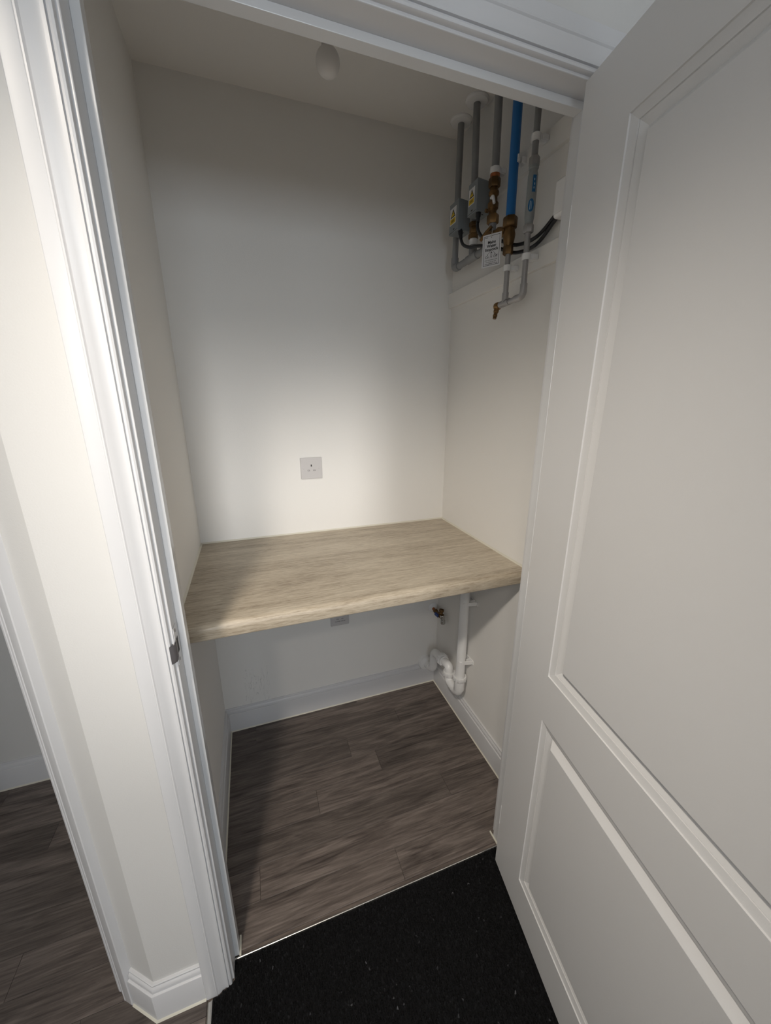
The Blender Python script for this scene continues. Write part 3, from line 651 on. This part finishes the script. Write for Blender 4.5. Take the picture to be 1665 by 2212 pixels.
# hanging tag
tg = thing('hanging_tag', (0.961, 0.4445, 1.838), 'white printed stopcock instruction tag hanging in front of the pipes', 'tag')
TU = Vector((0.583, -0.812, 0)).normalized(); TZ = Vector((0, 0, 1)); TN = TU.cross(TZ)
tc = Vector((0.9605, 0.4445, 1.8825))
TU2 = (TU*math.cos(0.02)+TZ*math.sin(0.02)); TZ2 = (TZ*math.cos(0.02)-TU*math.sin(0.02))
frame_box('card', tc, TU2, TN, TZ2, 0.0288, 0.0006, 0.0435, TAG, tg)
TP = lambda a, b, l=0.0: tc+TU2*a+TZ2*b+TN*(0.0007+l)
def tagquads(name, quads, par=None):
    V, F = [], []
    for qd in quads:
        k = len(V); V += [TP(*p) for p in qd]; F.append(tuple(range(k, len(V))))
    return obj(name, V, F, INK, par or tg)
hw, hh, t = 0.0246, 0.0393, 0.0011
tagquads('printed_border', [[(-hw, -hh), (hw, -hh), (hw, -hh+t), (-hw, -hh+t)], [(-hw, hh-t), (hw, hh-t), (hw, hh), (-hw, hh)], [(-hw, -hh), (-hw+t, -hh), (-hw+t, hh), (-hw, hh)], [(hw-t, -hh), (hw, -hh), (hw, hh), (hw-t, hh)]])
for s, b, z in (('Mains', 0.0215, 0.0108), ('Water', 0.0120, 0.0108), ('Stopcock', 0.0025, 0.0108)):
    text('lettering', s, TP(0, b), TU2, TZ2, z, INK, tg, extrude=0.00005, bold=0.00028)
for s, a, b, z in (('On', -0.0125, -0.0172, 0.0098), ('Off', 0.0125, -0.0172, 0.0098), ('Anti-clockwise to ON', 0, -0.0252, 0.0044), ('Clockwise to OFF', 0, -0.0305, 0.0044)):
    text('lettering', s, TP(a, b), TU2, TZ2, z, INK, tg, extrude=0.00005)
tagquads('fine_print', [[(-0.019+i*0.0049, -0.0358), (-0.019+i*0.0049+0.0036, -0.0358), (-0.019+i*0.0049+0.0036, -0.0344), (-0.019+i*0.0049, -0.0344)] for i in range(8)])
tagquads('fine_print', [[(-0.0215+i*0.0034, 0.0342), (-0.0215+i*0.0034+0.0024, 0.0342), (-0.0215+i*0.0034+0.0024, 0.0362), (-0.0215+i*0.0034, 0.0362)] for i in range(3)])
tagquads('pointer_symbol', [[(-0.0022, -0.0165), (-0.0013, -0.0165), (-0.0013, -0.0062), (-0.0022, -0.0062)], [(0.0013, -0.0165), (0.0022, -0.0165), (0.0022, -0.0062), (0.0013, -0.0062)], [(-0.0030, -0.0066), (0.0030, -0.0066), (0, -0.0028)], [(-0.0022, -0.0165), (0.0022, -0.0165), (0, -0.0208)]])
arcs = []
for s in (-1, 1):
    for i in range(6):
        a0, a1 = math.radians(90-i*14-8), math.radians(90-i*14-22)
        f = lambda a, r: (s*(0.0035+r*math.cos(a)), -0.0128+r*math.sin(a))
        arcs.append([f(a0, 0.0078), f(a1, 0.0078), f(a1, 0.0086), f(a0, 0.0086)][::s])
    arcs.append([(s*0.0098, -0.0098), (s*0.0132, -0.0098), (s*0.0115, -0.0132)])
tagquads('turn_arrow', arcs)
tube('string', [TP(-0.002, 0.0345), TP(-0.001, 0.046), (X-0.009, Y3-0.022, 1.958), (X-0.0115, Y3-0.007, 1.972)], 0.0010, CORD, tg, 6)
lathe('punch_hole', TP(-0.002, 0.0345), TN, [(0, 0.0017), (0.0002, 0.0016)], plain('hole_grey', (0.25, 0.24, 0.24), 0.7), tg, 10)

# ------------------------------------------------------------------ washing machine waste and supply valve
wp = thing('waste_standpipe', (X, 0.55, 0.15), 'white plastic waste standpipe with swivel trap under the worktop', 'waste pipe')
RW = 0.0200
YS, YL2 = 0.523, 0.617
tube('standpipe', [(X, YS, 0.80), (X, YS, 0.255)], RW, WPLAS, wp, 24)
ub = fillet([(X, YS, 0.262), (X, YS, 0.176), (X, YL2, 0.176), (X, YL2, 0.225)], 0.045, 9)
tube('trap_bend', ub, 0.0212, WPLAS, wp, 24)
lathe('socket_cup', (X, YS, 0.200), (0, 0, 1), [(0, 0.0215), (0.004, 0.0232), (0.058, 0.0236)], WPLAS, wp, 28)
def cnut(p, ax, r=0.0285, h=0.022, par=None):
    o = lathe('compression_nut', Vector(p), ax, [(0, r*0.90), (0.002, r*0.95), (h-0.003, r), (h, r*0.985), (h, r*0.83), (h-0.004, r*0.80)], WPLAS, par or wp, 28)
    axv = Vector(ax).normalized(); a = Vector((0, 0, 1)) if abs(axv.z) < 0.9 else Vector((1, 0, 0)); xx = axv.cross(a).normalized(); yy = axv.cross(xx)
    V, F = [], []
    for k in range(12):
        t = 2*math.pi*k/12; d = xx*math.cos(t)+yy*math.sin(t); s = axv.cross(d); k0 = len(V); c = Vector(p)+axv*(h*0.5)
        V += [c+d*(r*q)+s*(0.0018*w_)+axv*(h*0.40*z) for z in (-1, 1) for q, w_ in ((0.92, -1), (1.035, -1), (1.035, 1), (0.92, 1))]
        F += [tuple(i+k0 for i in f) for f in BF]
    obj('grip_rib', V, F, WPLAS, o)
    return o
cnut((X, YS, 0.252), (0, 0, 1)); cnut((X, YL2, 0.206), (0, 0, 1), 0.0270, 0.020)
sw = fillet([(X, YL2, 0.215), (X, YL2, 0.252), (X-0.001, 0.715, 0.238)], 0.035, 9)
tube('swivel_bend', sw, 0.0198, WPLAS, wp, 24)
cnut((X-0.001, 0.675, 0.244), (0, 1, -0.13), 0.0285, 0.022)
lathe('bend_collar', (X, 0.664, 0.2455), (0, 1, -0.13), [(0, 0.0215), (0.001, 0.0235), (0.006, 0.0235), (0.007, 0.0215)], WPLAS, wp, 24)
sb = fillet([(X-0.001, 0.690, 0.242), (X-0.004, 0.768, 0.232), (X-0.005, 0.768, 0.122), (X-0.016, D+0.0, 0.118)], [0.036, 0.034], 9)
tube('swan_neck', sb, 0.0203, WPLAS, wp, 24)
lathe('bend_ring', (X-0.0085, 0.792, 0.1205), (-0.11, 0.99, 0.02), [(0, 0.0205), (0.001, 0.0222), (0.005, 0.0222), (0.006, 0.0205)], WPLAS, wp, 24)
fl = thing('wall_flange', (0.985, D, 0.08), 'white round flange where the waste pipe enters the back wall', 'flange')
lathe('disc', (0.983, D, 0.120), (0, -1, 0), [(0, 0.041), (0.008, 0.041), (0.0175, 0.037), (0.021, 0.028), (0.022, 0.0205)], WPLAS, fl, 32)
for z, lbz in ((0.636, 'white bracket holding the standpipe just under the worktop'), (0.350, 'white bracket holding the standpipe above the trap')):
    c = thing('standpipe_bracket', (X, YS, z-0.01), lbz, 'pipe clip', 'standpipe brackets')
    V, F = [], []; n = 20
    for i in range(n+1):
        a = math.radians(-110)+math.radians(-190)*i/n
        if i > n*0.30 and i < n*0.72: pass
        for rr in (RW+0.0003, RW+0.0035):
            for zz in (z-0.009, z+0.009): V.append((X+rr*math.cos(a), YS+rr*math.sin(a), zz))
    for i in list(range(0, 3))+list(range(n-6, n)):
        k = 4*i; F += [(k, k+1, k+5, k+4), (k+2, k+6, k+7, k+3), (k, k+4, k+6, k+2), (k+1, k+3, k+7, k+5)]
    obj('band', V, F, WPLAS, c, smooth=40)
    frame_box('arm', (X+0.020, YS-0.0200, z), (0.97, -0.24, 0), (0.24, 0.97, 0), (0, 0, 1), 0.0260, 0.0020, 0.0085, WPLAS, c, 0.0008)
    frame_box('arm', (X+0.024, YS+0.0180, z), (0.97, 0.10, 0), (-0.10, 0.97, 0), (0, 0, 1), 0.0200, 0.0020, 0.0085, WPLAS, c, 0.0008)
    box('foot', W-0.004, W, YS-0.032, YS+0.026, z-0.009, z+0.009, WPLAS, c, 0.001)
    box('web', X+RW, W-0.004, YS-0.012, YS-0.0095, z-0.006, z+0.012, WPLAS, c)
av = thing('appliance_valve', (1.018, 0.79, 0.41), 'small brass washing machine valve with blue lever under the worktop', 'valve')
vx, vz = 1.014, 0.434
lathe('wall_flange', (vx, D, vz+0.003), (0, -1, 0), [(0, 0.0250), (0.003, 0.0250), (0.008, 0.0190), (0.010, 0.0090)], WPLAS, av, 24)
cyl('copper_stub', (vx, D, vz), (vx, 0.80, vz), 0.0076, COPPER, av)
lathe('nut', (vx, 0.812, vz), (0, -1, 0), [(0, 0.0105), (0.002, 0.0122), (0.014, 0.0122), (0.016, 0.0105)], BRASS, av, 6)
lathe('body', (vx, 0.798, vz), (0.05, -1, 0), [(0, 0.0085), (0.012, 0.0090), (0.020, 0.0110), (0.040, 0.0110), (0.046, 0.0090), (0.060, 0.0090)], BRASS, av, 14)
lathe('elbow', (vx+0.003, 0.742, vz+0.014), (0.12, 0, -1), [(0, 0.0095), (0.003, 0.0112), (0.018, 0.0105), (0.028, 0.0105), (0.032, 0.0128), (0.046, 0.0128), (0.050, 0.0100)], CHR, av, 14)
lathe('outlet', (vx+0.004, 0.758, vz+0.012), (0.25, 0.1, 1), [(0, 0.0095), (0.010, 0.0095), (0.012, 0.0120), (0.022, 0.0120), (0.022, 0.0085), (0.014, 0.0080)], BRASS, av, 18)
frame_box('lever', (vx-0.0105, 0.772, vz+0.001), (0.15, -1, 0), (1, 0.15, 0.2), (0, 0, 1), 0.0145, 0.0042, 0.0068, LEVER, av, 0.0015)
